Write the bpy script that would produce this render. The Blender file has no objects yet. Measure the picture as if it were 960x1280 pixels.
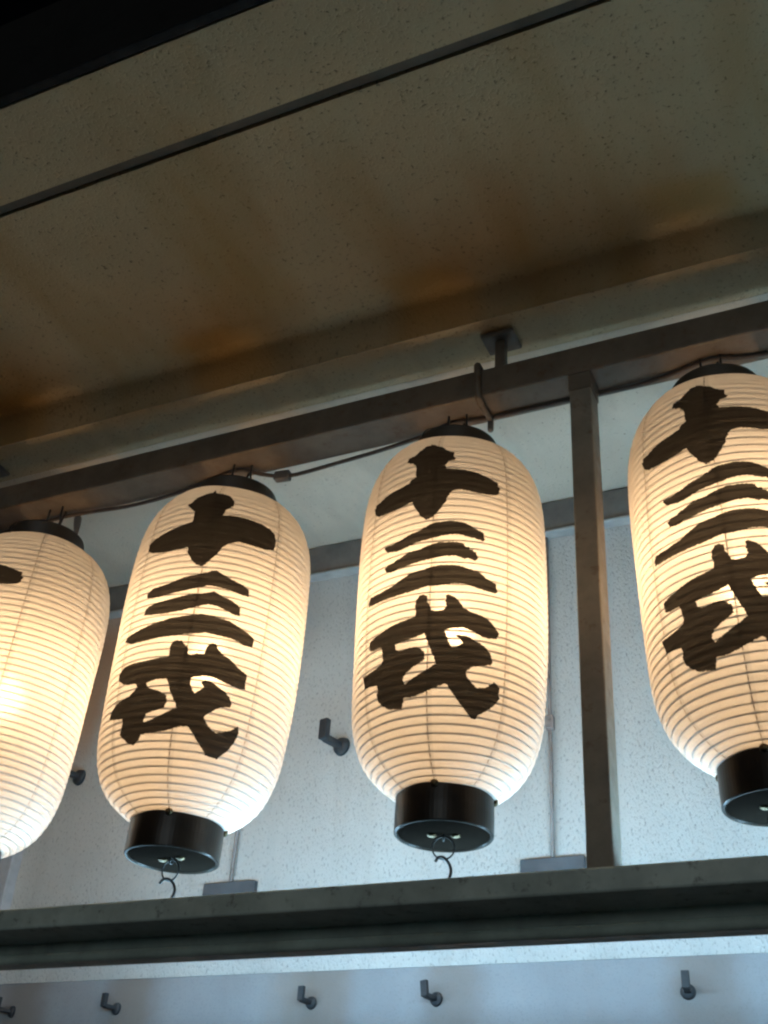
import bpy, bmesh, math, random
import numpy as np
from mathutils import Matrix, Vector

random.seed(7)
SC = bpy.context.scene
COL = SC.collection
S = 1.8            # metres per layout unit (camera-to-lantern-row distance)
EYE = 1.6          # camera height
def W(x, y, z):    # layout units, camera at the origin -> world metres
    return Vector((S * x, S * y, EYE + S * z))

# ------------------------------------------------------------------ camera
cam_d = bpy.data.cameras.new('camera')
cam = bpy.data.objects.new('camera', cam_d)
COL.objects.link(cam)
cam_d.sensor_fit = 'AUTO'
cam_d.sensor_width = 36.0
cam_d.lens = 36.0 * 1447.9 / 1280.0
cam_d.clip_start = 0.02
cam_d.clip_end = 2000.0
R = Matrix(((0.90914548, 0.18461377, 0.37332593),
            (0.4118671, -0.53156237, -0.74013981),
            (0.06180601, 0.82665543, -0.55930387)))
cam.matrix_world = Matrix.Translation(W(0, 0, 0)) @ R.to_4x4()
SC.camera = cam

# ------------------------------------------------------------------ night sky
wd = bpy.data.worlds.new('World')
SC.world = wd
wd.use_nodes = True
nt = wd.node_tree
bg = nt.nodes['Background']
sky = nt.nodes.new('ShaderNodeTexSky')
sky.sky_type = 'NISHITA'
sky.sun_disc = False
SUN_EL, SUN_ROT = math.radians(3.0), math.radians(168.0)   # weak unseen fill added from the street side
sky.sun_elevation = SUN_EL
sky.sun_rotation = SUN_ROT
nt.links.new(sky.outputs[0], bg.inputs[0])
bg.inputs[1].default_value = 0.0006
sun_d = bpy.data.lights.new('sun', 'SUN')
sun_d.energy = 0.55
sun_d.angle = math.radians(35.0)
sun_d.color = (0.86, 0.98, 1.0)
sun = bpy.data.objects.new('sun', sun_d)
COL.objects.link(sun)
sdir = Vector((math.sin(SUN_ROT) * math.cos(SUN_EL), math.cos(SUN_ROT) * math.cos(SUN_EL), math.sin(SUN_EL)))
sun.rotation_euler = (-sdir).to_track_quat('-Z', 'Y').to_euler()

SC.view_settings.view_transform = 'Standard'
SC.view_settings.look = 'None'
SC.view_settings.exposure = 0.0
SC.view_settings.gamma = 1.0
SC.render.engine = 'CYCLES'
SC.cycles.use_denoising = True
SC.cycles.pixel_filter_type = 'BLACKMAN_HARRIS'
SC.cycles.filter_width = 2.3          # the phone lens is soft
SC.cycles.max_bounces = 12
SC.cycles.diffuse_bounces = 8
SC.cycles.glossy_bounces = 4
SC.cycles.transmission_bounces = 8
SC.cycles.sample_clamp_indirect = 6.0
SC.cycles.caustics_reflective = False
SC.cycles.caustics_refractive = False

BULB = 100.0        # emission of the lantern bulbs
TUBE = 70.0         # emission of the fluorescent tubes
BULB_COL = (1.0, 0.70, 0.42)
TUBE_COL = (0.42, 0.74, 1.0)

# ------------------------------------------------------------------ materials
def mat(name):
    m = bpy.data.materials.new(name)
    m.use_nodes = True
    n = m.node_tree
    return m, n, n.nodes['Principled BSDF'], n.nodes['Material Output']
def noise(n, scale, detail=4, rough=0.55, vec=None, dist=0.0):
    t = n.nodes.new('ShaderNodeTexNoise')
    t.inputs['Scale'].default_value = scale
    t.inputs['Detail'].default_value = detail
    t.inputs['Roughness'].default_value = rough
    t.inputs['Distortion'].default_value = dist
    if vec is not None:
        n.links.new(vec, t.inputs['Vector'])
    return t.outputs['Fac']
def ramp(n, fac, *stops):
    r = n.nodes.new('ShaderNodeValToRGB')
    e = r.color_ramp.elements
    while len(e) < len(stops):
        e.new(0.5)
    for el, (p, c) in zip(e, stops):
        el.position = p
        el.color = (c[0], c[1], c[2], 1) if not isinstance(c, (int, float)) else (c, c, c, 1)
    n.links.new(fac, r.inputs[0])
    return r.outputs[0]
def mix(n, a, b, fac, mode='MIX'):
    m = n.nodes.new('ShaderNodeMix')
    m.data_type = 'RGBA'
    m.blend_type = mode
    for sock, v in ((m.inputs[6], a), (m.inputs[7], b), (m.inputs[0], fac)):
        if hasattr(v, 'links'):
            n.links.new(v, sock)
        elif isinstance(v, (int, float)):
            sock.default_value = v
        else:
            sock.default_value = (v[0], v[1], v[2], 1)
    return m.outputs[2]
def coords(n, sx=1, sy=1, sz=1, rot=(0, 0, 0), kind='Object'):
    tc = n.nodes.new('ShaderNodeTexCoord')
    mp = n.nodes.new('ShaderNodeMapping')
    mp.inputs['Scale'].default_value = (sx, sy, sz)
    mp.inputs['Rotation'].default_value = rot
    n.links.new(tc.outputs[kind], mp.inputs['Vector'])
    return mp.outputs[0]
def bump(n, height, strength, distance, bsdf):
    b = n.nodes.new('ShaderNodeBump')
    b.inputs['Strength'].default_value = strength
    b.inputs['Distance'].default_value = distance
    n.links.new(height, b.inputs['Height'])
    n.links.new(b.outputs[0], bsdf.inputs['Normal'])
def math_node(n, op, a, b):
    m = n.nodes.new('ShaderNodeMath')
    m.operation = op
    for sock, v in ((m.inputs[0], a), (m.inputs[1], b)):
        if hasattr(v, 'links'):
            n.links.new(v, sock)
        else:
            sock.default_value = v
    return m.outputs[0]

def plaster(name, base, pit, pit_amt, relief, stain=None, stain_amt=0.0, scale=1.0, pt=0.40, places=None, tint=(0.52, 0.30, 0.17), axis=2):
    m, n, b, out = mat(name)
    v = coords(n)
    grit = noise(n, 150 * scale, 3, 0.6, coords(n, 1.0, 1.0, 0.55, (0.0, 0.5, 0.0)))
    fine = noise(n, 420 * scale, 2, 0.6, v)
    pits = ramp(n, grit, (pt - 0.07, 1), (pt + 0.02, 0))
    broad = noise(n, 2.2, 5, 0.6, v)
    c = mix(n, base, tuple(x * 0.84 for x in base), ramp(n, broad, (0.35, 0), (0.7, 1)))
    c = mix(n, c, pit, math_node(n, 'MULTIPLY', pits, pit_amt))
    if stain is None:
        dr = noise(n, 2.6, 5, 0.65, coords(n, 3.2, 1.0, 0.35))
        c = mix(n, c, tuple(x * 0.66 for x in base), math_node(n, 'MULTIPLY', ramp(n, dr, (0.5, 0), (0.72, 1)), 0.5))
    if stain is not None:
        st = noise(n, 1.6, 4, 0.55, coords(n, 2.4, 0.55, 0.55))
        c = mix(n, c, stain, math_node(n, 'MULTIPLY', ramp(n, st, (0.48, 0), (0.72, 1)), stain_amt))
    if places:
        c = spots(n, c, places, tint, 0.9, axis)
    n.links.new(c, b.inputs['Base Color'])
    b.inputs['Roughness'].default_value = 0.92
    b.inputs['Specular IOR Level'].default_value = 0.15
    h = math_node(n, 'ADD', ramp(n, grit, (0.30, 0), (0.52, 1)), math_node(n, 'MULTIPLY', fine, 0.35))
    bump(n, h, relief, 0.004, b)
    return m

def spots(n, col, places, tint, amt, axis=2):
    """soft colour patches of a given place and size (object space x, z, half widths, lean)"""
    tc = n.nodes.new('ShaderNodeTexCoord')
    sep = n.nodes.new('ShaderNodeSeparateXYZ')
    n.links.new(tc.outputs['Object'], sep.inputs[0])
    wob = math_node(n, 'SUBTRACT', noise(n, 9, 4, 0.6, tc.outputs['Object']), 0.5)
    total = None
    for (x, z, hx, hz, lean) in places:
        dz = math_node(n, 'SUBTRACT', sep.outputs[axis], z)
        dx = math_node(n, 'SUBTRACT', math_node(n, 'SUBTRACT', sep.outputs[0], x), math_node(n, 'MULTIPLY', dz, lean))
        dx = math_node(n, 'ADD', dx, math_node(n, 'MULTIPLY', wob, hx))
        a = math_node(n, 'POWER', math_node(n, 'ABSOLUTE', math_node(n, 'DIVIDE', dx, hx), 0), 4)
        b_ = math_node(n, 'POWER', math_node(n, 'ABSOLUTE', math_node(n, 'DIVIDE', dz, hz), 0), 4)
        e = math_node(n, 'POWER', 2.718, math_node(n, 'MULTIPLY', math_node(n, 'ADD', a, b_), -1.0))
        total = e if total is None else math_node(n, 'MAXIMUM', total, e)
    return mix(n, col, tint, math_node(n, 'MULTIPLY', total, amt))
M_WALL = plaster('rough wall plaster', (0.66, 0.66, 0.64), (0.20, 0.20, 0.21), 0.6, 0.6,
                 places=[(S * -1.228, EYE + S * 0.83, 0.078, 0.27, 0.10)], scale=1.25)  # one leaning brown strip in the wall colour
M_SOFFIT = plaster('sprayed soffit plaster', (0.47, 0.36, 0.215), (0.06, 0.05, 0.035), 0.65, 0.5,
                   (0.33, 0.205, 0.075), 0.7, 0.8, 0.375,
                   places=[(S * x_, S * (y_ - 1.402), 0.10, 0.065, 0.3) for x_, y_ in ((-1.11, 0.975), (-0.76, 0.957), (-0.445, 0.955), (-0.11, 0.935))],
                   tint=(0.42, 0.265, 0.105), axis=1)  # amber spots paint the lanterns' warm light pools onto the soffit
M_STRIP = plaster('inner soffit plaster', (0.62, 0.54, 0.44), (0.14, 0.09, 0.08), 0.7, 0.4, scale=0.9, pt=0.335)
M_SOFFIT_SHADE = plaster('shade-toned soffit plaster', (0.50, 0.40, 0.26), (0.09, 0.075, 0.055), 0.6, 0.5, scale=0.85, pt=0.375)
def smooth_wall():
    m, n, b, out = mat('smooth lower wall paint')
    v = coords(n)
    c = mix(n, (0.33, 0.34, 0.36), (0.25, 0.26, 0.28), ramp(n, noise(n, 3.0, 5, 0.6, v), (0.35, 0), (0.7, 1)))
    st = noise(n, 1.3, 4, 0.5, coords(n, 3.0, 1.0, 0.5))
    c = mix(n, c, (0.22, 0.165, 0.12), math_node(n, 'MULTIPLY', ramp(n, st, (0.5, 0), (0.75, 1)), 0.55))
    c = mix(n, c, (0.20, 0.21, 0.22), math_node(n, 'MULTIPLY', ramp(n, noise(n, 260, 2, 0.5, v), (0.3, 1), (0.45, 0)), 0.35))
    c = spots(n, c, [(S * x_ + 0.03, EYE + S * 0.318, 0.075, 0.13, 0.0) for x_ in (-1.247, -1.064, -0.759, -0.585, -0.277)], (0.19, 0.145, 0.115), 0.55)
    n.links.new(c, b.inputs['Base Color'])
    b.inputs['Roughness'].default_value = 0.75
    bump(n, noise(n, 300, 2, 0.5, v), 0.2, 0.002, b)
    return m
M_DADO = smooth_wall()

def painted_metal(name, col, rough, spec=0.5, wear=None):
    m, n, b, out = mat(name)
    v = coords(n)
    f = noise(n, 9, 6, 0.65, v)
    c = mix(n, col, tuple(x * 0.6 for x in col), ramp(n, f, (0.35, 0), (0.7, 1)))
    if wear:
        c = mix(n, c, wear, math_node(n, 'MULTIPLY', ramp(n, noise(n, 34, 5, 0.7, v), (0.56, 0), (0.70, 1)), 0.75))
    n.links.new(c, b.inputs['Base Color'])
    r = ramp(n, noise(n, 40, 4, 0.6, v), (0.3, rough * 0.8), (0.7, min(1, rough * 1.25)))
    n.links.new(r, b.inputs['Roughness'])
    b.inputs['Specular IOR Level'].default_value = spec
    bump(n, noise(n, 120, 3, 0.5, v), 0.12, 0.001, b)
    return m
M_RAIL = painted_metal('brown painted steel', (0.15, 0.115, 0.085), 0.5, 0.4, (0.10, 0.05, 0.025))
M_POST = painted_metal('grey brown post paint', (0.25, 0.215, 0.17), 0.5, 0.4, (0.13, 0.07, 0.04))
M_LOW = painted_metal('grey green painted steel', (0.47, 0.54, 0.50), 0.42, 0.5, (0.05, 0.04, 0.03))
M_TROUGH = painted_metal('glossy lamp housing paint', (0.42, 0.50, 0.45), 0.18, 0.6)
M_HOOK = painted_metal('dark blue grey hook paint', (0.050, 0.052, 0.058), 0.6, 0.35)
M_CORNICE = painted_metal('grey brown cornice paint', (0.21, 0.19, 0.175), 0.75, 0.2)
M_LIT_EDGE = painted_metal('pale lit edge', (0.45, 0.45, 0.44), 0.6, 0.3)
M_SMOOTHW = painted_metal('pale smooth pilaster paint', (0.60, 0.62, 0.66), 0.75, 0.2)
M_ROD = painted_metal('pinkish grey rod paint', (0.30, 0.25, 0.235), 0.5, 0.4, (0.14, 0.07, 0.04))
M_PLATE = painted_metal('blue grey plate paint', (0.105, 0.115, 0.130), 0.6, 0.3)
M_IRON = painted_metal('black iron wire', (0.022, 0.020, 0.019), 0.45, 0.5)
M_CABLE = painted_metal('brown cable sheath', (0.085, 0.062, 0.052), 0.55, 0.4)
M_CONN = painted_metal('grey connector plastic', (0.16, 0.145, 0.135), 0.5, 0.4)
M_FASCIA = painted_metal('unlit eave edge black', (0.010, 0.009, 0.008), 0.7, 0.2)  # coloured near black so the street-side fill leaves the edge dark
M_GROOVE = painted_metal('grey joint filler', (0.13, 0.11, 0.085), 0.9, 0.1)
M_HOUSE = painted_metal('white enamel reflector', (0.72, 0.72, 0.70), 0.4, 0.4)

def lacquer():
    m, n, b, out = mat('black lacquer')
    v = coords(n)
    c = mix(n, (0.012, 0.010, 0.009), (0.028, 0.020, 0.014), noise(n, 30, 4, 0.6, v))
    n.links.new(c, b.inputs['Base Color'])
    b.inputs['Roughness'].default_value = 0.30
    b.inputs['Specular IOR Level'].default_value = 0.22
    bump(n, noise(n, 45, 2, 0.5, coords(n, 1, 1, 0.12)), 0.06, 0.002, b)
    return m
M_LACQ = lacquer()
def lacquer_matt():
    m, n, b, out = mat('dull brown black lacquer')
    v = coords(n)
    c = mix(n, (0.030, 0.023, 0.018), (0.050, 0.036, 0.025), noise(n, 26, 4, 0.6, v))
    n.links.new(c, b.inputs['Base Color'])
    b.inputs['Roughness'].default_value = 0.5
    return m
M_LACQ2 = lacquer_matt()
def dull_base():
    m, n, b, out = mat('dull underside lacquer')
    v = coords(n)
    c = mix(n, (0.005, 0.0045, 0.004), (0.011, 0.008, 0.006), noise(n, 22, 5, 0.65, v))
    c = mix(n, c, (0.03, 0.024, 0.02), math_node(n, 'MULTIPLY', ramp(n, noise(n, 70, 5, 0.7, v), (0.6, 0), (0.75, 1)), 0.5))
    n.links.new(c, b.inputs['Base Color'])
    n.links.new(ramp(n, noise(n, 12, 4, 0.6, v), (0.3, 0.8), (0.7, 1.0)), b.inputs['Roughness'])
    b.inputs['Specular IOR Level'].default_value = 0.0
    return m
M_BASE = dull_base()
def brass():
    m, n, b, out = mat('dull brass')
    v = coords(n)
    c = mix(n, (0.12, 0.09, 0.05), (0.06, 0.045, 0.028), noise(n, 160, 3, 0.6, v))
    n.links.new(c, b.inputs['Base Color'])
    b.inputs['Metallic'].default_value = 1.0
    b.inputs['Roughness'].default_value = 0.45
    return m
M_BRASS = brass()

def paper(name, col, trans_col, fac, fibre=True, glow=0.0, streak=False):
    m, n, b, out = mat(name)
    n.nodes.remove(b)
    v = coords(n)
    f = noise(n, 18, 6, 0.65, coords(n, 1, 1, 3.0))
    fib = noise(n, 130, 4, 0.7, coords(n, 1, 1, 2.2), 1.2)
    mod = ramp(n, f, (0.3, 0.90), (0.7, 1.0))
    if glow:
        tc = n.nodes.new('ShaderNodeTexCoord')
        sep = n.nodes.new('ShaderNodeSeparateXYZ')
        n.links.new(tc.outputs['Object'], sep.inputs[0])
        ang = math_node(n, 'ARCTAN2', sep.outputs[0], math_node(n, 'MULTIPLY', sep.outputs[1], -1.0))
        pan = math_node(n, 'ADD', math_node(n, 'DIVIDE', ang, math.pi / 4), 8.0)
        lap = ramp(n, math_node(n, 'FRACT', pan, 0), (0.0, 0.90), (0.055, 0.90), (0.07, 1.0), (1.0, 1.0))
        wn = n.nodes.new('ShaderNodeTexWhiteNoise')
        wn.noise_dimensions = '1D'
        n.links.new(math_node(n, 'FLOOR', pan, 0), wn.inputs['W'])
        mod = mix(n, mod, lap, 1.0, 'MULTIPLY')
        mod = mix(n, mod, ramp(n, wn.outputs['Value'], (0.0, 0.93), (1.0, 1.0)), 1.0, 'MULTIPLY')
    if streak:
        st = noise(n, 55, 5, 0.75, coords(n, 0.35, 0.35, 3.0))
        mod = ramp(n, st, (0.30, 0.75), (0.46, 1.0), (0.62, 1.1), (0.74, 1.9))
    if fibre:
        mod = mix(n, mod, ramp(n, fib, (0.3, 0.93), (0.62, 1.0)), 1.0, 'MULTIPLY')
    d = n.nodes.new('ShaderNodeBsdfDiffuse')
    t = n.nodes.new('ShaderNodeBsdfTranslucent')
    n.links.new(mix(n, mod, col, 1.0, 'MULTIPLY'), d.inputs[0])
    n.links.new(mix(n, mod, trans_col, 1.0, 'MULTIPLY'), t.inputs[0])
    bp = n.nodes.new('ShaderNodeBump')
    bp.inputs['Strength'].default_value = 0.2
    bp.inputs['Distance'].default_value = 0.0006
    n.links.new(fib, bp.inputs['Height'])
    n.links.new(bp.outputs[0], d.inputs['Normal'])
    mx = n.nodes.new('ShaderNodeMixShader')
    mx.inputs[0].default_value = fac
    n.links.new(d.outputs[0], mx.inputs[1])
    n.links.new(t.outputs[0], mx.inputs[2])
    last = mx.outputs[0]
    if glow:
        r = n.nodes.new('ShaderNodeBsdfRefraction')      # part of the light goes almost straight through the thin paper
        r.inputs['Roughness'].default_value = 0.90
        r.inputs['IOR'].default_value = 1.18
        n.links.new(mix(n, mod, trans_col, 1.0, 'MULTIPLY'), r.inputs[0])
        m2 = n.nodes.new('ShaderNodeMixShader')
        m2.inputs[0].default_value = glow
        n.links.new(last, m2.inputs[1])
        n.links.new(r.outputs[0], m2.inputs[2])
        last = m2.outputs[0]
    n.links.new(last, out.inputs[0])
    return m
M_PAPER = paper('washi paper', (0.86, 0.83, 0.77), (0.90, 0.82, 0.70), 0.42, glow=0.045)
M_INK = paper('brush ink', (0.034, 0.031, 0.028), (0.078, 0.073, 0.066), 0.5, streak=True)
M_BAMBOO = painted_metal('split bamboo', (0.16, 0.095, 0.05), 0.6, 0.3)
M_THREAD = painted_metal('cotton thread', (0.45, 0.33, 0.20), 0.8, 0.2)
M_SOCKET = painted_metal('lamp holder', (0.20, 0.18, 0.16), 0.5, 0.3)

def emitter(name, col, strength):
    m, n, b, out = mat(name)
    n.nodes.remove(b)
    e = n.nodes.new('ShaderNodeEmission')
    e.inputs[0].default_value = (*col, 1)
    e.inputs[1].default_value = strength
    n.links.new(e.outputs[0], out.inputs[0])
    return m
M_BULB = emitter('glowing bulb glass', BULB_COL, BULB)
M_TUBE = emitter('fluorescent tube glass', TUBE_COL, TUBE)

def asphalt():
    m, n, b, out = mat('asphalt')
    v = coords(n)
    c = mix(n, (0.07, 0.07, 0.07), (0.12, 0.117, 0.11), noise(n, 60, 5, 0.7, v))
    c = mix(n, c, (0.04, 0.04, 0.04), ramp(n, noise(n, 0.7, 4, 0.6, v), (0.4, 0), (0.7, 1)))
    n.links.new(c, b.inputs['Base Color'])
    b.inputs['Roughness'].default_value = 0.85
    bump(n, noise(n, 160, 3, 0.6, v), 0.6, 0.004, b)
    return m
M_ASPH = asphalt()

# ------------------------------------------------------------------ mesh helpers
def link(name, me, m, parent=None, smooth=False):
    o = bpy.data.objects.new(name, me)
    COL.objects.link(o)
    if m is not None and not me.materials:
        me.materials.append(m)
    if smooth:
        for p in me.polygons:
            p.use_smooth = True
    if parent is not None:
        o.parent = parent
    return o
def tag(o, label=None, cat=None, group=None, kind=None):
    for k, v in (('label', label), ('category', cat), ('group', group), ('kind', kind)):
        if v:
            o[k] = v
    return o
def empty(name, loc, label=None, cat=None, group=None):
    o = bpy.data.objects.new(name, None)
    o.empty_display_size = 0.05
    o.location = loc
    COL.objects.link(o)
    return tag(o, label, cat, group)
def mesh(name, verts, faces):
    me = bpy.data.meshes.new(name)
    me.from_pydata([tuple(v) for v in verts], [], faces)
    me.update()
    bm = bmesh.new(); bm.from_mesh(me)
    bmesh.ops.recalc_face_normals(bm, faces=bm.faces)
    bm.to_mesh(me); bm.free()
    return me
def box(name, lo, hi, bevel=0.0, seg=2):
    bm = bmesh.new()
    bmesh.ops.create_cube(bm, size=1)
    for v in bm.verts:
        v.co = Vector([(lo[i] + hi[i]) / 2 + v.co[i] * (hi[i] - lo[i]) for i in range(3)])
    if bevel:
        bmesh.ops.bevel(bm, geom=bm.edges[:], offset=bevel, segments=seg, affect='EDGES', profile=0.5)
    me = bpy.data.meshes.new(name)
    bm.to_mesh(me); bm.free()
    return me
def prism_x(name, prof, x0, x1, origin):
    """closed (y,z) outline in layout units pulled along x"""
    v = [W(x0, y, z) - origin for y, z in prof] + [W(x1, y, z) - origin for y, z in prof]
    k = len(prof)
    f = [(i, (i + 1) % k, k + (i + 1) % k, k + i) for i in range(k)] + [tuple(range(k)), tuple(range(2 * k - 1, k - 1, -1))]
    return mesh(name, v, f)
def catmull(pts, sub):
    q = [2 * pts[0] - pts[1]] + list(pts) + [2 * pts[-1] - pts[-2]]
    out = []
    for i in range(1, len(q) - 2):
        a, b, c, d = q[i - 1:i + 3]
        for k in range(sub):
            t = k / sub
            out.append(0.5 * (2 * b + (c - a) * t + (2 * a - 5 * b + 4 * c - d) * t * t + (3 * b - a - 3 * c + d) * t ** 3))
    out.append(pts[-1])
    return out
def tube(name, pts, rad, sides=8, closed=False, cap=True):
    pts = [Vector(p) for p in pts]
    n = len(pts)
    verts, faces = [], []
    prev = None
    for i, p in enumerate(pts):
        if closed:
            t = pts[(i + 1) % n] - pts[i - 1]
        else:
            t = pts[min(i + 1, n - 1)] - pts[max(i - 1, 0)]
        t.normalize()
        if prev is None:
            a = Vector((0, 0, 1)) if abs(t.z) < 0.9 else Vector((1, 0, 0))
            u = t.cross(a).normalized()
        else:
            u = (prev - t * prev.dot(t)).normalized()
        prev = u
        w = t.cross(u)
        r = rad[i] if isinstance(rad, (list, tuple)) else rad
        for k in range(sides):
            an = 2 * math.pi * k / sides
            verts.append(p + (u * math.cos(an) + w * math.sin(an)) * r)
    for i in range(n if closed else n - 1):
        j = (i + 1) % n
        for k in range(sides):
            l = (k + 1) % sides
            faces.append((i * sides + k, i * sides + l, j * sides + l, j * sides + k))
    if cap and not closed:
        faces.append(tuple(range(sides)))
        faces.append(tuple((n - 1) * sides + k for k in range(sides)))
    return mesh(name, verts, faces)
def lathe(name, prof, seg=64):
    """(r, z) outline turned about z; r == 0 points become poles"""
    verts, idx = [], []
    for r, z in prof:
        if r < 1e-6:
            idx.append([len(verts)] * seg); verts.append((0, 0, z))
        else:
            idx.append(list(range(len(verts), len(verts) + seg)))
            verts += [(r * math.cos(2 * math.pi * k / seg), r * math.sin(2 * math.pi * k / seg), z) for k in range(seg)]
    faces = []
    for a, b in zip(idx, idx[1:]):
        for k in range(seg):
            l = (k + 1) % seg
            f = []
            for q in (a[k], a[l], b[l], b[k]):
                if q not in f:
                    f.append(q)
            if len(f) > 2:
                faces.append(tuple(f))
    return mesh(name, verts, faces)

# ------------------------------------------------------------------ ground
g = link('pavement', mesh('pavement', [(-250, -250, 0), (250, -250, 0), (250, 250, 0), (-250, 250, 0)], [(0, 1, 2, 3)]), M_ASPH)
tag(g, kind='structure')

# ------------------------------------------------------------------ building: wall, cornice, soffits
XL, XR = -3.2, 1.6
WALL = 1.402
Z_IN, Z_OUT, Y_STEP, Y_EDGE = 1.005, 1.058, 0.985, 0.537
Y_GR = 0.655
org = W(0, WALL, -EYE / S)
bld = empty('building', org, 'pale rough-plastered building wall and deep eave around the lanterns', 'building')
ground_z = -EYE / S
def bpart(name, y0, y1, z0, z1, m, x0=XL, x1=XR, bev=0.0, parent=None):
    lo, hi = W(x0, y0, z0) - org, W(x1, y1, z1) - org
    return link(name, box(name, lo, hi, bev), m, parent or bld)
bpart('rough_wall', WALL, WALL + 0.12, 0.345, 1.10, M_WALL, x0=-1.297)
bpart('smooth_lower_wall', WALL + 0.0012, WALL + 0.12, ground_z, 0.3449, M_DADO, x0=-1.297)
bpart('corner_pilaster', WALL - 0.02, WALL + 0.12, ground_z, 1.10, M_SMOOTHW, x0=XL, x1=-1.298, bev=0.004)
bpart('cornice_board', WALL - 0.017, WALL - 0.0005, 0.952, Z_IN - 0.0015, M_CORNICE, x0=-1.2965, bev=0.003)
bpart('lit_edge_strip', WALL - 0.0205, WALL - 0.0005, 0.9475, 0.9515, M_LIT_EDGE, x0=-1.2965, bev=0.0015)  # pale strip paints in the cornice underside lit from below
bpart('soffit_shade_strip', Y_STEP, 1.0595, Z_IN, Z_IN + 0.15, M_SOFFIT_SHADE)  # same soffit, coloured browner for the shade above the rail
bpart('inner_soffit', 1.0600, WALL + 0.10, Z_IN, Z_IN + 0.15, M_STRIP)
# outer soffit with a drip groove; its rounded step stands in for a shadow band
gd = 0.008
outline = [(Y_STEP - 0.0005, Z_IN + 0.0003), *[(Y_STEP - 0.0125 - 0.018 * (1 - math.cos(a)), Z_OUT - 0.016 + 0.016 * math.sin(a)) for a in np.linspace(0.35, math.pi / 2, 8)],
           (Y_GR + 0.0075, Z_OUT), (Y_GR + 0.006, Z_OUT + gd), (Y_GR - 0.006, Z_OUT + gd), (Y_GR - 0.0075, Z_OUT),
           (Y_EDGE, Z_OUT), (Y_EDGE, Z_OUT + 0.14), (Y_STEP - 0.0005, Z_OUT + 0.14)]
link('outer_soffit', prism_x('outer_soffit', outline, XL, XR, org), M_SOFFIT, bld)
bpart('drip_groove_lining', Y_GR - 0.0055, Y_GR + 0.0055, Z_OUT + 0.004, Z_OUT + gd - 0.001, M_GROOVE)
bpart('eave_fascia', Y_EDGE - 0.014, Y_EDGE - 0.001, Z_OUT + 0.001, Z_OUT + 0.16, M_FASCIA, bev=0.004)
# locking rods over the wall joints
for xr, ztop in ((-0.431, 0.9465), (-0.902, 0.9465)):
    rx = bld
    rod = link('locking_rod', tube('locking_rod', [W(xr, WALL - 0.006, z) - org for z in (0.455, 0.6, 0.75, ztop)], 0.0029 * S, 8), M_ROD, bld, True)
    lo, hi = W(xr - 0.0055, WALL - 0.011, 0.641) - org, W(xr + 0.0055, WALL - 0.0005, 0.661) - org
    link('rod_clip', box('rod_clip', lo, hi, 0.003), M_ROD, rod)
    lo, hi = W(xr - 0.042, WALL - 0.0105, 0.405) - org, W(xr + 0.042, WALL - 0.0005, 0.468) - org
    link('base_plate', box('base_plate', lo, hi, 0.003), M_PLATE, rod)

# ------------------------------------------------------------------ lantern frame
Y0, Y1 = 1.0, 1.052
YC = 1.026
forg = W(-0.5, YC, 0.30)
fr = empty('lantern_frame', forg, 'dark steel frame of two long rails and a post carrying the lanterns', 'frame')
def fpart(name, x0, x1, y0, y1, z0, z1, m, bev=0.003, parent=None):
    return link(name, box(name, W(x0, y0, z0) - forg, W(x1, y1, z1) - forg, bev), m, parent or fr)
fpart('top_rail', XL + 0.1, XR - 0.1, Y0, Y1, 0.898, 0.939, M_RAIL, 0.004)
fpart('bottom_rail', XL + 0.1, XR - 0.1, 0.9935, Y1, 0.300, 0.3225, M_LOW, 0.004)
fpart('post', -0.2785, -0.2535, 1.0015, 1.0335, 0.3227, 0.8978, M_POST, 0.003)
fpart('post_collar', -0.2795, -0.2525, 1.0003, 1.0345, 0.874, 0.8977, M_RAIL, 0.002)
for xb in (-0.3705, -1.190):
    st = fpart('bracket_stem', xb - 0.0065, xb + 0.0065, YC - 0.0065, YC + 0.0065, 0.9392, Z_IN - 0.0065, M_RAIL, 0.002)
    fpart('bracket_plate', xb - 0.0215, xb + 0.0215, YC - 0.0185, YC + 0.0185, Z_IN - 0.0063, Z_IN - 0.0003, M_RAIL, 0.004, st)

def thing_tube(name, pts, rad, m, label, cat, group=None, sub=6, sides=8):
    p = [W(*q) for q in pts]
    o0 = p[0].copy()
    q = catmull([v - o0 for v in p], sub) if sub > 1 else [v - o0 for v in p]
    o = link(name, tube(name, q, rad, sides), m, None, True)
    o.location = o0
    return tag(o, label, cat, group)

# bent bolt hooked over the top rail
bolt = thing_tube('bent_bolt', [(-0.391, 1.03, 0.9435), (-0.391, 1.01, 0.9465), (-0.3905, 0.997, 0.944), (-0.3895, 0.9945, 0.93), (-0.3885, 0.9945, 0.905),
                                (-0.388, 0.996, 0.892), (-0.388, 1.004, 0.888)], 0.0042 * S, M_RAIL,
                  'bent dark bolt hooked over the top rail beside the ceiling bracket', 'bolt')
peg = link('bolt_peg', lathe('bolt_peg', [(0, -0.028), (0.005, -0.0275), (0.0068, -0.024), (0.0068, 0.012), (0, 0.012)], 16), M_CONN, bolt, True)
peg.location = W(-0.3885, 1.040, 0.889) - bolt.location
link('bolt_shank', tube('bolt_shank', [W(-0.388, 1.003, 0.8885) - bolt.location, W(-0.3882, 1.022, 0.8895) - bolt.location, W(-0.3885, 1.040, 0.8905) - bolt.location], 0.0035 * S, 8), M_RAIL, bolt, True)

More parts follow.
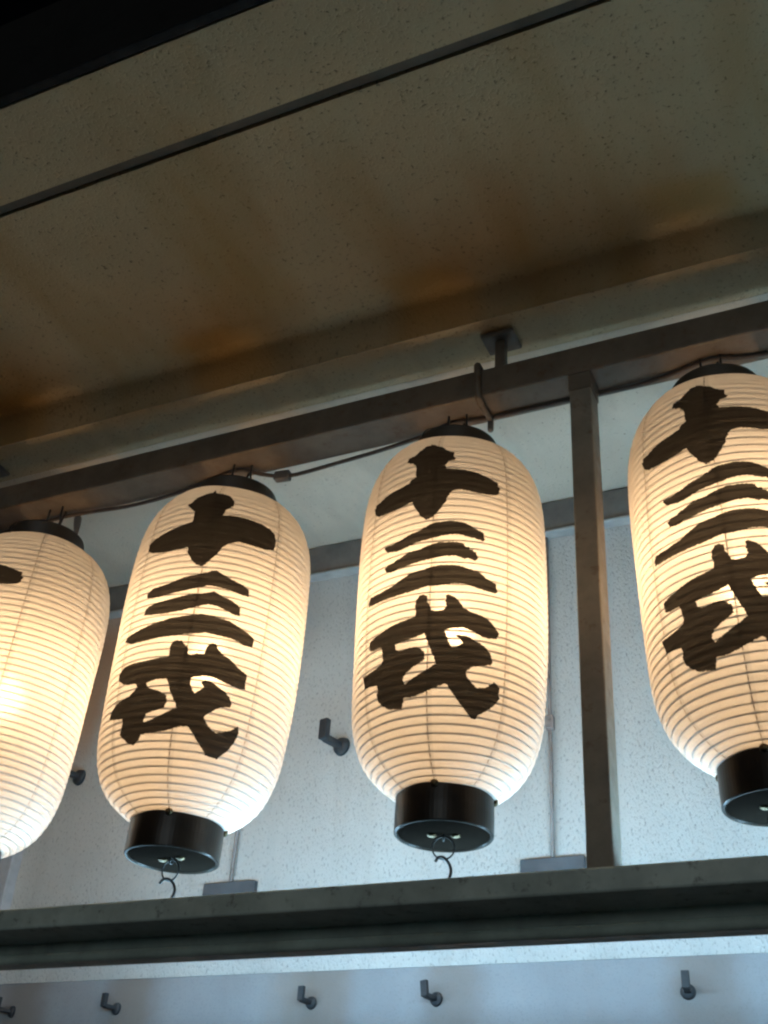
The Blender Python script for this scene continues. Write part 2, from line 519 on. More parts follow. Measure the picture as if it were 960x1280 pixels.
# ------------------------------------------------------------------ lamp trough with tubes behind the bottom rail
TX0, TX1 = -2.6, 1.2
torg = W(-0.5, 1.09, 0.27)
tr = empty('lamp_trough', torg, 'long glossy dark lamp trough behind the bottom rail, shining up the wall', 'lamp')
prof = [(1.0535, 0.3110), (1.0535, 0.2905)] + [(1.0570 - 0.0058 * math.cos(a), 0.2850 - 0.0058 * math.sin(a)) for a in np.linspace(-1.0, 1.9, 12)] + [(1.071, 0.2797), (1.0745, 0.2792), (1.080, 0.2805), (1.118, 0.2905), (1.128, 0.2960),
        (1.128, 0.3005), (1.1255, 0.3005), (1.122, 0.2945), (1.080, 0.2842), (1.0575, 0.2945), (1.0575, 0.3110)]
link('trough_body', prism_x('trough_body', prof, TX0, TX1, torg), M_TROUGH, tr)
tseg = 0.667
k = 0
x = -0.98
while x + tseg <= 0.42:
    t = link('fluorescent_tube', tube('fluorescent_tube', [W(x + 0.012, 1.088, 0.3075) - torg, W(x + tseg - 0.012, 1.088, 0.3075) - torg], 0.0068 * S, 12), M_TUBE, tr, True)
    for xe in (x + 0.006, x + tseg - 0.006):
        link('tube_holder', box('tube_holder', W(xe - 0.0055, 1.079, 0.286) - torg, W(xe + 0.0055, 1.097, 0.316) - torg, 0.003), M_HOUSE, t)
    x += tseg + 0.004

# ------------------------------------------------------------------ lanterns
PROF = [(.409,.0485),(.416,.060),(.427,.0735),(.442,.085),(.462,.0932),(.487,.0985),(.523,.1012),(.57,.1032),(.62,.104),(.68,.1042),(.72,.1035),(.75,.1015),(.775,.0965),(.795,.0875),(.81,.0745),(.818,.0605),(.823,.0485)]
dp = np.array([(v.x, v.y) for v in catmull([Vector((a, b, 0)) for a, b in PROF], 24)])
sp = np.concatenate([[0], np.cumsum(np.hypot(*np.diff(dp, axis=0).T))])
ARC = float(sp[-1])
TURNS = 54
PITCH = ARC / (TURNS - 1)
Z_L = 0.3725                       # underside of the bottom cap
def surf(th, kk, off=0.0, sag=True):
    """point of the paper, helix index kk, local lantern metres; th 0 faces -y"""
    s = PITCH * (kk + th / (2 * math.pi))
    sc = min(max(s, 0.0), ARC)
    z = float(np.interp(sc, sp, dp[:, 0])); r = float(np.interp(sc, sp, dp[:, 1]))
    e = 0.002
    z2 = float(np.interp(min(sc + e, ARC), sp, dp[:, 0])) - float(np.interp(max(sc - e, 0), sp, dp[:, 0]))
    r2 = float(np.interp(min(sc + e, ARC), sp, dp[:, 1])) - float(np.interp(max(sc - e, 0), sp, dp[:, 1]))
    l = math.hypot(z2, r2)
    nr, nz = z2 / l, -r2 / l
    d = off - (0.0004 * math.sin(math.pi * (kk % 1.0)) if sag else 0)
    d += 0.0008 * math.sin(2 * th + 9 * s) * math.sin(17 * s + th) + 0.0005 * math.sin(5 * th + 23 * s)
    r += nr * d; z += nz * d
    return Vector((S * r * math.sin(th), -S * r * math.cos(th), S * (z - Z_L)))
NA, NS = 72, 4
def paper_mesh():
    verts, faces = [], []
    rows = (TURNS + 1) * NS
    # helical strands: strand index q = kk*NS, th runs -pi..pi
    for q in range(-NS, rows + 1):
        for j in range(NA):
            verts.append(surf(-math.pi + 2 * math.pi * j / NA, q / NS))
    def vid(q, j):
        if j == NA:
            q, j = q + NS, 0
        return (q + NS) * NA + j
    for q in range(-NS, rows - NS):
        for j in range(NA):
            s0 = (q / NS + (-math.pi + 2 * math.pi * j / NA) / (2 * math.pi)) * PITCH
            if s0 + PITCH / NS * 1.5 < 0 or s0 > ARC:
                continue
            faces.append((vid(q, j), vid(q, j + 1), vid(q + 1, j + 1), vid(q + 1, j)))
    me = bpy.data.meshes.new('paper')
    me.from_pydata([tuple(v) for v in verts], [], faces)
    bm = bmesh.new(); bm.from_mesh(me)
    bmesh.ops.remove_doubles(bm, verts=bm.verts[:], dist=1e-6)
    bmesh.ops.dissolve_degenerate(bm, dist=1e-6, edges=bm.edges[:])
    bmesh.ops.delete(bm, geom=[v for v in bm.verts if not v.link_faces], context='VERTS')
    bmesh.ops.recalc_face_normals(bm, faces=bm.faces[:])
    bm.to_mesh(me); bm.free()
    for p in me.polygons:
        p.use_smooth = True
    return me
def rib_mesh():
    pts = []
    n = 60
    for i in range(int((TURNS - 1) * n) + 1):
        th = (i % n) / n * 2 * math.pi - math.pi
        s = i / n
        kk = math.floor(i / n)          # helix index is whole along the rib
        s_here = kk + 0.5 + th / (2 * math.pi)
        pts.append(surf(th, kk + 0.0, -0.00078, False) if 0 <= PITCH * (kk + th / (2 * math.pi)) <= ARC else None)
    pts = [p for p in pts if p is not None]
    return tube('rib_coil', pts, 0.00074 * S, 6)
def thread_mesh(th):
    pts = [surf(th, i / 2 - th / (2 * math.pi), -0.00072, False) for i in range(0, (TURNS - 1) * 2 + 1)]
    return tube('thread', pts, 0.0006 * S, 5)

BRUSH_A = [[[(-0.081,0.39315),(-0.0319,0.39067),(0.025,0.38702),(0.0699,0.38467),(0.0977,0.38097),(0.1409,0.37826),(0.1881,0.37645),(0.1883,0.36954),(0.21,0.3673),(0.1945,0.36447),(0.1388,0.36255),(0.1206,0.35932),(0.1011,0.35609),(0.1188,0.35162),(0.19,0.35132),(0.3008,0.3508),(0.4131,0.34964),(0.5026,0.34738),(0.5877,0.34426),(0.6513,0.34264),(0.6738,0.34196),(0.6701,0.33681),(0.6965,0.33574),(0.6815,0.33013),(0.6867,0.32773),(0.6415,0.3236),(0.5442,0.32165),(0.447,0.32123),(0.3519,0.32233),(0.2591,0.32281),(0.1902,0.32128),(0.1529,0.31781),(0.1567,0.31495),(0.1316,0.312),(0.1255,0.30712),(0.1036,0.30419),(0.0895,0.3004),(0.0601,0.29679),(0.0308,0.2923),(-0.0059,0.28865),(-0.0522,0.28651),(-0.0749,0.28576),(-0.108,0.28915),(-0.1506,0.29295),(-0.1546,0.29579),(-0.197,0.30271),(-0.2257,0.30925),(-0.2449,0.31274),(-0.3315,0.3104),(-0.4643,0.30942),(-0.5937,0.3102),(-0.6957,0.31182),(-0.7643,0.31712),(-0.8067,0.32764),(-0.7758,0.3275),(-0.7837,0.33203),(-0.7086,0.33122),(-0.6225,0.33382),(-0.4894,0.33564),(-0.3899,0.33665),(-0.2888,0.33859),(-0.2641,0.34244),(-0.2102,0.34508),(-0.2197,0.35274),(-0.2144,0.35594),(-0.2331,0.36206),(-0.2692,0.36542),(-0.3431,0.36993),(-0.3339,0.37621),(-0.2589,0.37709),(-0.2123,0.38312),(-0.1641,0.38763),(-0.134,0.39154),(-0.0906,0.39094)]],
  [[(-0.5552,0.26294),(-0.5468,0.26542),(-0.4445,0.26513),(-0.3609,0.2669),(-0.2664,0.27067),(-0.1283,0.27415),(-0.044,0.27891),(0.0169,0.28124),(0.078,0.2818),(0.1754,0.2829),(0.2583,0.28201),(0.334,0.28028),(0.4112,0.27587),(0.4664,0.27336),(0.5102,0.27147),(0.5143,0.26604),(0.5299,0.26393),(0.5069,0.26064),(0.4677,0.26179),(0.4063,0.26328),(0.3832,0.2628),(0.3224,0.26496),(0.2621,0.26611),(0.1728,0.26563),(0.0985,0.2646),(0.054,0.26292),(-0.0066,0.26221),(-0.0983,0.26052),(-0.1779,0.25928),(-0.2587,0.25648),(-0.336,0.2541),(-0.4089,0.25456),(-0.5106,0.25748)],
   [(-0.5272,0.23783),(-0.4965,0.24022),(-0.4297,0.24153),(-0.3488,0.24442),(-0.2553,0.24909),(-0.1261,0.25043),(-0.0496,0.25356),(0.0264,0.25539),(0.0856,0.25739),(0.1455,0.2569),(0.2198,0.25714),(0.2796,0.25605),(0.3169,0.25502),(0.3402,0.25075),(0.3671,0.2515),(0.3742,0.24866),(0.4087,0.24916),(0.4092,0.24683),(0.4401,0.24619),(0.4407,0.24313),(0.464,0.24067),(0.4515,0.2385),(0.4344,0.23579),(0.3883,0.23705),(0.3581,0.23802),(0.3285,0.23653),(0.2987,0.23771),(0.2464,0.23993),(0.18,0.24012),(0.1212,0.23953),(0.0623,0.2384),(0.0022,0.23755),(-0.0886,0.23584),(-0.1744,0.23454),(-0.2647,0.2327),(-0.3508,0.23266),(-0.3951,0.23042),(-0.4313,0.22975),(-0.5023,0.23231)],
   [(-0.7425,0.20003),(-0.7403,0.20704),(-0.7103,0.21015),(-0.5684,0.2096),(-0.4213,0.21246),(-0.3076,0.21799),(-0.2173,0.22286),(-0.0997,0.22522),(-0.009,0.22721),(0.0652,0.22898),(0.1462,0.22972),(0.2567,0.22882),(0.3306,0.22726),(0.421,0.22422),(0.4824,0.22281),(0.5379,0.21793),(0.5937,0.21582),(0.6514,0.21363),(0.656,0.20876),(0.6692,0.2049),(0.645,0.20281),(0.5799,0.20236),(0.5012,0.20356),(0.425,0.205),(0.3722,0.20709),(0.3058,0.208),(0.2473,0.20802),(0.1605,0.20641),(0.0584,0.2052),(-0.0308,0.20499),(-0.1211,0.20259),(-0.2,0.20062),(-0.3149,0.19965),(-0.4227,0.19929),(-0.562,0.19881),(-0.6631,0.19923)]],
  [[(-0.1042,0.19513),(-0.0639,0.19601),(-0.0238,0.19353),(-0.0249,0.1876),(0.0031,0.18378),(0.0214,0.17729),(0.0757,0.17624),(0.1367,0.17743),(0.1661,0.18147),(0.157,0.18673),(0.1594,0.19401),(0.1851,0.19499),(0.2551,0.1914),(0.3058,0.18497),(0.3349,0.17996),(0.4139,0.17675),(0.5102,0.17413),(0.5766,0.17121),(0.6277,0.16718),(0.6635,0.16291),(0.6966,0.15864),(0.6724,0.15278),(0.5985,0.15079),(0.5162,0.15155),(0.4513,0.15463),(0.3876,0.15701),(0.3257,0.15861),(0.2341,0.15714),(0.1511,0.15469),(0.1672,0.15186),(0.1958,0.14258),(0.2329,0.13596),(0.2858,0.13806),(0.3382,0.14188),(0.3143,0.14509),(0.2592,0.15003),(0.3431,0.1504),(0.3901,0.14936),(0.4539,0.14611),(0.5187,0.14303),(0.5777,0.13924),(0.6131,0.13414),(0.6374,0.12625),(0.6083,0.12307),(0.5273,0.12059),(0.4474,0.11828),(0.3862,0.11413),(0.3719,0.1098),(0.3971,0.10526),(0.4465,0.10028),(0.4885,0.09698),(0.5782,0.09918),(0.6186,0.10281),(0.6679,0.10636),(0.7276,0.10219),(0.7195,0.09632),(0.7348,0.09203),(0.7034,0.08645),(0.64,0.07955),(0.5608,0.07342),(0.5218,0.07139),(0.4984,0.06696),(0.4575,0.06733),(0.3759,0.07469),(0.3063,0.08231),(0.2401,0.09034),(0.1832,0.09869),(0.1298,0.09626),(0.0524,0.09321),(-0.0266,0.08961),(-0.1075,0.087),(-0.1749,0.08617),(-0.2365,0.08708),(-0.2475,0.08095),(-0.2724,0.07621),(-0.3426,0.07784),(-0.4215,0.07892),(-0.4998,0.08346),(-0.5602,0.08977),(-0.5787,0.09593),(-0.5567,0.10265),(-0.5751,0.10684),(-0.6729,0.10873),(-0.7816,0.10998),(-0.7869,0.11612),(-0.8222,0.12489),(-0.7309,0.12387),(-0.6031,0.12515),(-0.5146,0.12673),(-0.4882,0.13014),(-0.4975,0.13995),(-0.5104,0.14555),(-0.5865,0.14619),(-0.6587,0.14643),(-0.7002,0.14941),(-0.6923,0.158),(-0.6159,0.1599),(-0.5264,0.1618),(-0.4251,0.1649),(-0.3138,0.16732),(-0.2099,0.16954),(-0.136,0.17188),(-0.1303,0.1772),(-0.1448,0.18352),(-0.135,0.19067)],
   [(-0.3384,0.14435),(-0.2185,0.14614),(-0.1041,0.14881),(-0.0414,0.15165),(-0.0071,0.14357),(0.0265,0.13416),(0.0682,0.12396),(0.0807,0.11884),(0.017,0.11413),(-0.0606,0.1097),(-0.1414,0.1049),(-0.2212,0.10024),(-0.2455,0.10547),(-0.2091,0.11148),(-0.1438,0.11641),(-0.0638,0.12052),(-0.0248,0.12429),(-0.0269,0.13101),(-0.0685,0.13572),(-0.1249,0.13794),(-0.2159,0.13674),(-0.2932,0.13558),(-0.3259,0.13809)]]]
BRUSH_B = [[[(-0.0712,0.396),(-0.0583,0.40208),(-0.0298,0.39505),(0.0623,0.39432),(0.1454,0.39214),(0.2098,0.38246),(0.2059,0.37483),(0.1324,0.36659),(0.1095,0.35759),(0.2148,0.35951),(0.3481,0.36014),(0.5043,0.35929),(0.6568,0.35659),(0.7328,0.351),(0.7506,0.3427),(0.7364,0.32947),(0.6361,0.32541),(0.48,0.32375),(0.3309,0.32417),(0.2232,0.31906),(0.1629,0.31162),(0.1365,0.30438),(0.086,0.2968),(0.0409,0.28952),(-0.0136,0.28488),(-0.0816,0.28779),(-0.1424,0.29573),(-0.1944,0.30455),(-0.1964,0.31141),(-0.3089,0.31012),(-0.4695,0.30928),(-0.6676,0.31345),(-0.764,0.31986),(-0.7813,0.32953),(-0.6844,0.33472),(-0.5004,0.33952),(-0.3401,0.34336),(-0.2061,0.34712),(-0.214,0.36247),(-0.2808,0.36844),(-0.3317,0.37525),(-0.2887,0.37796),(-0.2427,0.38552),(-0.1598,0.39174)]],
  [[(-0.5859,0.2494),(-0.5896,0.25666),(-0.5273,0.26101),(-0.3508,0.26404),(-0.2117,0.26995),(-0.0746,0.27377),(0.0572,0.27798),(0.1479,0.28188),(0.2522,0.27618),(0.3408,0.27272),(0.4448,0.26974),(0.5185,0.26562),(0.5301,0.25679),(0.4476,0.25663),(0.3456,0.25869),(0.218,0.26052),(0.1082,0.26112),(0.0041,0.25769),(-0.1288,0.25406),(-0.2965,0.25027),(-0.4487,0.24773)],
   [(-0.5733,0.22704),(-0.5625,0.23573),(-0.4676,0.24005),(-0.2561,0.24401),(-0.0927,0.24859),(0.0678,0.25118),(0.1721,0.25428),(0.2598,0.25003),(0.3757,0.24638),(0.4604,0.24082),(0.4694,0.2306),(0.4132,0.2299),(0.3101,0.23356),(0.2239,0.23651),(0.1411,0.23755),(0.0123,0.23306),(-0.1436,0.22741),(-0.3123,0.2247),(-0.4721,0.22565)],
   [(-0.806,0.20008),(-0.7732,0.20528),(-0.6133,0.20835),(-0.416,0.21351),(-0.2152,0.21912),(-0.0533,0.22223),(0.0783,0.22477),(0.2138,0.2241),(0.3538,0.22192),(0.4732,0.21737),(0.6004,0.21226),(0.6629,0.20829),(0.6584,0.19807),(0.5616,0.19679),(0.4392,0.20068),(0.2991,0.20172),(0.1639,0.20238),(0.0341,0.19983),(-0.1248,0.19715),(-0.2922,0.1949),(-0.4743,0.19274),(-0.655,0.19317)]],
  [[(-0.1394,0.19042),(-0.066,0.19099),(-0.0356,0.18693),(0.0111,0.18264),(0.0204,0.17635),(0.0469,0.17471),(0.1157,0.17669),(0.1817,0.17729),(0.1865,0.18285),(0.2167,0.18969),(0.254,0.19158),(0.2881,0.19054),(0.3015,0.18674),(0.3594,0.18084),(0.439,0.17737),(0.5174,0.1716),(0.596,0.16686),(0.6563,0.16445),(0.6534,0.15542),(0.6578,0.14757),(0.5942,0.14633),(0.486,0.1475),(0.3984,0.14966),(0.3124,0.15212),(0.2476,0.15199),(0.1546,0.15014),(0.0978,0.14774),(0.1016,0.14091),(0.1307,0.13426),(0.1605,0.13032),(0.2087,0.13527),(0.2379,0.13925),(0.2038,0.14389),(0.239,0.14722),(0.3051,0.14615),(0.3751,0.14287),(0.4667,0.13822),(0.5099,0.13336),(0.5446,0.12825),(0.5442,0.123),(0.4763,0.12202),(0.3995,0.11764),(0.3357,0.1112),(0.2895,0.10648),(0.3293,0.10017),(0.391,0.0941),(0.436,0.09256),(0.5098,0.0946),(0.5909,0.09894),(0.6619,0.10523),(0.6877,0.09923),(0.6733,0.09217),(0.6518,0.08578),(0.6092,0.07729),(0.5521,0.07102),(0.5109,0.0661),(0.4538,0.06643),(0.3799,0.06746),(0.3188,0.075),(0.2563,0.08117),(0.2024,0.0884),(0.1444,0.09403),(0.0812,0.0931),(-0.0119,0.08961),(-0.1076,0.08638),(-0.2097,0.08533),(-0.2897,0.08486),(-0.3427,0.08351),(-0.3684,0.07822),(-0.4269,0.0736),(-0.511,0.07614),(-0.5779,0.08155),(-0.6396,0.08748),(-0.6214,0.09369),(-0.6062,0.10003),(-0.6253,0.1046),(-0.7553,0.10668),(-0.8671,0.10937),(-0.8537,0.1171),(-0.7677,0.12428),(-0.6708,0.12708),(-0.5595,0.12903),(-0.5047,0.13327),(-0.4719,0.13791),(-0.4885,0.14167),(-0.6102,0.14323),(-0.714,0.14746),(-0.7962,0.15338),(-0.8035,0.16087),(-0.711,0.16722),(-0.5485,0.16771),(-0.3903,0.16772),(-0.2678,0.17003),(-0.1672,0.17129),(-0.1732,0.18037),(-0.1677,0.18762)],
   [(-0.3621,0.14078),(-0.2607,0.14426),(-0.1529,0.14566),(-0.1192,0.13963),(-0.0897,0.13104),(-0.0331,0.12087),(0.0113,0.11271),(-0.0407,0.10984),(-0.1314,0.10461),(-0.2264,0.09982),(-0.3196,0.09656),(-0.3243,0.09961),(-0.3022,0.10602),(-0.2053,0.1089),(-0.1177,0.11214),(-0.1037,0.11897),(-0.1144,0.12582),(-0.1688,0.12917),(-0.2609,0.13305),(-0.3271,0.13533)]]]

def ink_mesh(name, loops):
    """brush outline in (angle, arc length) filled, cut along the paper's folds and laid on it"""
    bm = bmesh.new()
    for lp in loops:
        # roughen the brushed edge a little, denser outline
        pts = []
        for (a0, s0), (a1, s1) in zip(lp, lp[1:] + lp[:1]):
            L = math.hypot((a1 - a0) * 0.104, s1 - s0)
            m = max(1, int(L / 0.0011))
            for i in range(m):
                t = i / m
                j = random.gauss(0, 0.00030)
                pts.append((a0 + (a1 - a0) * t + j / 0.104, s0 + (s1 - s0) * t + random.gauss(0, 0.00030)))
        # plane coordinates: u = angle, v = helix index
        vs = [bm.verts.new((a, s / PITCH - a / (2 * math.pi), 0)) for a, s in pts]
        for i in range(len(vs)):
            bm.edges.new((vs[i], vs[(i + 1) % len(vs)]))
    bmesh.ops.triangle_fill(bm, use_beauty=True, edges=bm.edges[:], use_dissolve=False)
    us = [v.co.x for v in bm.verts]; vv = [v.co.y for v in bm.verts]
    da = 2 * math.pi / NA
    for i in range(math.ceil(min(us) / da), math.floor(max(us) / da) + 1):
        bmesh.ops.bisect_plane(bm, geom=bm.verts[:] + bm.edges[:] + bm.faces[:], plane_co=(i * da, 0, 0), plane_no=(1, 0, 0), dist=1e-7)
    for i in range(math.ceil(min(vv) * NS), math.floor(max(vv) * NS) + 1):
        bmesh.ops.bisect_plane(bm, geom=bm.verts[:] + bm.edges[:] + bm.faces[:], plane_co=(0, i / NS, 0), plane_no=(0, 1, 0), dist=1e-7)
    for v in bm.verts:
        v.co = surf(v.co.x, v.co.y, 0.0009, False)
    bmesh.ops.recalc_face_normals(bm, faces=bm.faces[:])
    me = bpy.data.meshes.new(name)
    bm.to_mesh(me); bm.free()
    me.materials.append(M_INK)
    for p in me.polygons:
        p.use_smooth = True
    return me

def L(z):
    return S * (z - Z_L)
ME = {}
ME['paper'] = paper_mesh(); ME['paper'].materials.append(M_PAPER)
ME['rib'] = rib_mesh()
ME['threads'] = [thread_mesh(i * math.pi / 4) for i in range(-4, 4)]
RC = 0.0488 * S
ME['base'] = lathe('base_disc', [(0, 0.0035), (RC - 0.0072, 0.0035), (RC - 0.0072, 0.006), (0, 0.006)], 64)
ME['bcap'] = lathe('bottom_cap', [(0, 0.007), (RC - 0.007, 0.007), (RC - 0.0065, 0.003), (RC - 0.005, 0.0005), (RC - 0.002, 0), (RC, 0.002), (RC + 0.0005, L(.392)),
                                  (RC, L(.4130)), (RC - 0.002, L(.4145)), (RC - 0.006, L(.4145)), (0, L(.4145) - 0.002)], 72)
ME['tcap'] = lathe('top_cap', [(RC - 0.004, L(.8185)), (RC, L(.8205)), (RC + 0.0005, L(.8435)), (RC - 0.001, L(.846)), (RC - 0.004, L(.846)), (RC - 0.006, L(.8435)), (RC - 0.006, L(.8205)), (RC - 0.004, L(.8185))], 72)
ME['stud'] = lathe('stud', [(0, 0.007), (0.004, 0.0065), (0.0068, 0.004), (0.0075, 0.0), (0, 0.0)], 16)
ME['rivet'] = lathe('rivet', [(0, -0.0055), (0.0045, -0.005), (0.0085, -0.003), (0.0095, 0.0005), (0, 0.0005)], 16)
ME['bulb'] = lathe('bulb', [(0, -0.055), (0.020, -0.053), (0.036, -0.044), (0.046, -0.028), (0.044, -0.010), (0.026, 0.008), (0.015, 0.02), (0.0135, 0.03), (0, 0.03)], 16)
ME['socket'] = lathe('socket', [(0, 0.028), (0.034, 0.030), (0.036, 0.034), (0.034, 0.038), (0.020, 0.040), (0.019, 0.075), (0.012, 0.088), (0, 0.088)], 20)  # broad flange added to hold bulb light back from the ceiling

def shift(me, v):
    me = me.copy()
    me.transform(Matrix.Translation(v))
    return me
def circle(c, ax1, ax2, r, n=28):
    return [c + ax1 * (r * math.cos(2 * math.pi * i / n)) + ax2 * (r * math.sin(2 * math.pi * i / n)) for i in range(n)]
X_, Y_, Z_ = Vector((1, 0, 0)), Vector((0, 1, 0)), Vector((0, 0, 1))
ME['ring'] = tube('ring', circle(Vector((0, 0, -0.019)), X_, Z_, 0.0195), 0.0017, 6, closed=True)
ME['eye'] = tube('eye', circle(Vector((0, 0, -0.001)), Y_, Z_, 0.006, 14), 0.0016, 6, closed=True)
hk = [(0, 0, -0.036), (0.007, 0, -0.040), (0.013, 0, -0.047), (0.016, 0, -0.058), (0.012, 0, -0.072), (0.002, 0, -0.080), (-0.010, 0, -0.081)]
hk_top = [(-0.014, 0, -0.046), (-0.009, 0, -0.038)]
ME['hook'] = tube('hook', catmull([Vector(p) for p in hk_top + hk], 4), 0.0028, 6)
for kname in ('ring', 'eye', 'hook'):
    for p in ME[kname].polygons:
        p.use_smooth = True
bail = [Vector((0.094 * math.cos(a), 0, L(.838) + 0.052 * math.sin(a))) for a in np.linspace(0, math.pi, 20)]
ME['bail'] = tube('handle', bail, 0.0016, 6)

def add(name, me, m, parent, smooth=True):
    return link(name, me, m, parent, smooth)

def make_lantern(x, t0, brush, label, hook_rot, handle_rot, bulb_z, tilt, girth=1.0):
    base = W(x, YC, Z_L)
    root = empty('paper_lantern', base, label, 'lantern', 'white paper lanterns hanging in a row')
    piv = W(x, YC, 0.898)
    root.matrix_world = (Matrix.Translation(piv) @ Matrix.Rotation(tilt[0], 4, 'X') @ Matrix.Rotation(tilt[1], 4, 'Y')
                         @ Matrix.Translation(base - piv) @ Matrix.Rotation(t0, 4, 'Z') @ Matrix.Diagonal((girth, girth, 1, 1)))
    pp = add('paper', ME['paper'], M_PAPER, root)
    add('rib_coil', ME['rib'], M_BAMBOO, pp)
    for t in ME['threads']:
        add('thread', t, M_THREAD, pp)
    for i, ch in enumerate(brush):
        add('painted_character', ch, M_INK, root)
    bc = add('bottom_cap', ME['bcap'], M_LACQ, root, False)
    for a in (0.0, math.pi * 0.55, -math.pi * 0.55, math.pi):
        s = add('stud', ME['stud'], M_BRASS, bc)
        s.location = (RC * math.sin(a), -RC * math.cos(a), L(.4085))
        s.rotation_euler = (math.pi / 2, 0, a)
    add('base_disc', ME['base'], M_BASE, bc, False)
    for dx in (-0.021, 0.021):
        r = add('rivet', ME['rivet'], M_BRASS, bc)
        r.location = (dx * math.cos(hook_rot), dx * math.sin(hook_rot), 0.004)
    e = add('eye', ME['eye'], M_IRON, bc); e.rotation_euler = (0, 0, hook_rot)
    r = add('ring', ME['ring'], M_IRON, bc); r.rotation_euler = (0.1, 0, hook_rot)
    h = add('hook', ME['hook'], M_IRON, root); h.rotation_euler = (0, 0, hook_rot + 0.5)
    tc = add('top_cap', ME['tcap'], M_LACQ2, root, False)
    hd = add('handle', ME['bail'], M_IRON, tc)
    hd.rotation_euler = (0, 0, handle_rot); 
    b = add('bulb', ME['bulb'], M_BULB, root); b.location = (0, 0, L(bulb_z))
    add('socket', ME['socket'], M_SOCKET, b)
    wire = [Vector((0, 0, 0.086)), Vector((0.004, 0.0, 0.2)), Vector((-0.003, 0.006, 0.33)), Vector((0.012, 0.02, S * (0.8975 - bulb_z)))]
    add('supply_wire', tube('supply_wire', catmull(wire, 5), 0.003, 6), M_CABLE, b)
    for s_ in (-0.02, 0.02):
        hkp = [Vector((s_, 0.0, L(.8985) + 0.0)), Vector((s_, 0.0, L(.885))), Vector((s_ * 1.1, 0.002, L(.872))), Vector((s_ * 0.6, 0.004, L(.866)))]
        add('hanging_hook', tube('hanging_hook', catmull(hkp, 4), 0.0026, 6), M_IRON, root)
    return root

INK_A = [ink_mesh('character_%s' % n, c) for n, c in zip(('ten', 'three', 'ebisu'), BRUSH_A)]
INK_B = [ink_mesh('character_%s' % n, c) for n, c in zip(('ten', 'three', 'ebisu'), BRUSH_B)]
make_lantern(-1.0385, -0.04, INK_A, 'white paper lantern at the left picture edge, only the tip of its brushed writing showing', 0.3, 1.1, .618, (0, 0.026), 1.04)
make_lantern(-0.7308, 0.40, INK_B, 'white paper lantern whose open S hook curls clear above the bottom rail', -0.5, 0.2, .618, (0, 0.020), 1.05)
make_lantern(-0.4263, 0.18, INK_A, 'brightly glowing white paper lantern just left of the steel post', 0.15, 0.9, .618, (0, 0))
make_lantern(-0.1216, 0.0, INK_A, 'white paper lantern right of the steel post, cut by the right picture edge', 0.1, 0.25, .618, (0, -0.020))

# ------------------------------------------------------------------ power cable under the top rail
cp = [(-2.6, 1.045, 0.8955), (-1.5, 1.045, 0.894), (-1.22, 1.045, 0.892), (-1.10, 1.045, 0.893), (-1.02, 1.04, 0.891), (-0.93, 1.046, 0.8895), (-0.86, 1.046, 0.8915),
      (-0.80, 1.04, 0.894), (-0.74, 1.03, 0.894), (-0.71, 1.046, 0.891), (-0.672, 1.052, 0.8845), (-0.60, 1.049, 0.8855), (-0.53, 1.046, 0.8885), (-0.47, 1.041, 0.892), (-0.435, 1.034, 0.8945),
      (-0.39, 1.040, 0.8948), (-0.33, 1.040, 0.8948), (-0.266, 1.041, 0.8945), (-0.21, 1.040, 0.8935), (-0.17, 1.036, 0.8942), (-0.12, 1.026, 0.8945), (-0.08, 1.036, 0.8945), (0.0, 1.040, 0.894), (0.3, 1.044, 0.893), (1.2, 1.045, 0.894)]
cable = thing_tube('power_cable', cp, 0.0027 * S, M_CABLE, 'brown power cable sagging along under the top rail', 'cable', sub=6)
cb = link('cable_connector', box('cable_connector', Vector((-0.020, -0.010, -0.011)), Vector((0.020, 0.010, 0.011)), 0.002), M_CONN, cable)
cb.location = W(-0.684, 1.052, 0.8862) - cable.location
cb.rotation_euler = (0, 0.1, 0)
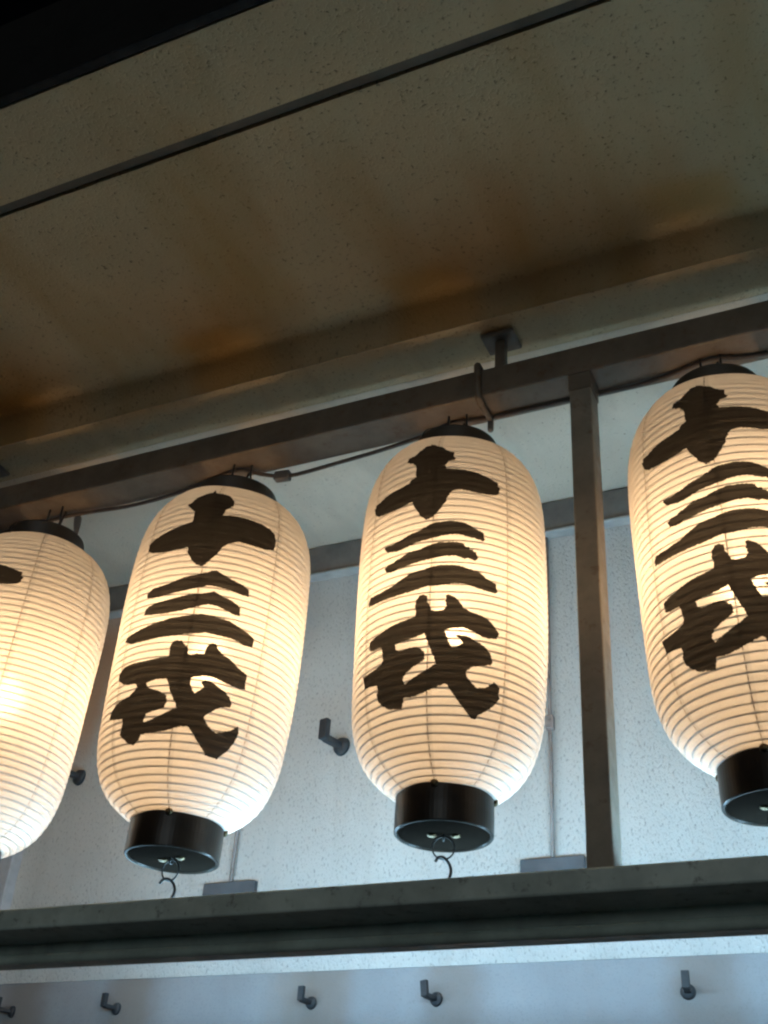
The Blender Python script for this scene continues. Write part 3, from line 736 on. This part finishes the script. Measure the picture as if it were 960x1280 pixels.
pl = link('hanging_plug', lathe('hanging_plug', [(0, 0), (0.005, 0.0), (0.0065, 0.01), (0.009, 0.03), (0.010, 0.05), (0.008, 0.056), (0, 0.056)], 14), M_CONN, cable, True)
pl.location = W(-1.010, 1.046, 0.8595) - cable.location
pl.rotation_euler = (0.0, -0.12, 0)

# ------------------------------------------------------------------ hooks on the wall
horg = Vector((0, 0, 0))
ME['flange'] = lathe('flange', [(0, 0.010), (0.008, 0.010), (0.016, 0.008), (0.0185, 0.0), (0, 0.0)], 20)
def make_hook_meshes():
    arm = box('arm', (-0.008, -0.050, -0.006), (0.008, -0.006, 0.006), 0.002)
    up = box('upturned_tip', (-0.0095, -0.060, -0.004), (0.0095, -0.047, 0.036), 0.002)
    return arm, up
ARM, TIP = make_hook_meshes()
def wall_hook(x, z, rz, roll, label, surf_y, k=1.0):
    root = empty('wall_hook', W(x, surf_y, z) + Vector((0, -0.0008, 0)), label, 'hook', 'L-shaped hooks on the wall')
    root.rotation_euler = (0, roll, rz)
    root.scale = (k, k, k)
    f = link('flange', ME['flange'], M_HOOK, root, True); f.rotation_euler = (math.pi / 2, 0, 0)
    link('arm', ARM, M_HOOK, root)
    link('upturned_tip', TIP, M_HOOK, root)
    return root
wall_hook(-0.746, 0.655, -0.25, 0.0, 'dark L-shaped hook on the rough wall between the two middle lanterns', WALL, 1.38)
wall_hook(-1.216, 0.657, -0.25, 0.0, 'dark hook on the rough wall between the two leftmost lanterns', WALL, 1.3)
YD = WALL + 0.0012
wall_hook(-1.247, 0.306, -0.45, 0.0, 'dark hook on the lower wall at the left picture edge', YD, 0.8)
wall_hook(-1.064, 0.306, -0.25, 0.0, 'dark L-shaped hook on the lower wall below the open S hook, second from the left', YD, 0.8)
wall_hook(-0.759, 0.306, -0.15, 0.0, 'dark upright L-shaped hook on the lower wall, left of the one under the brightest lantern', YD, 0.8)
wall_hook(-0.585, 0.306, -0.2, -0.12, 'dark tilted L-shaped hook on the lower wall under the brightest lantern', YD, 0.86)
wall_hook(-0.277, 0.306, 0.12, 0.0, 'dark L-shaped hook on the lower wall right of the steel post, rightmost', YD, 0.86)
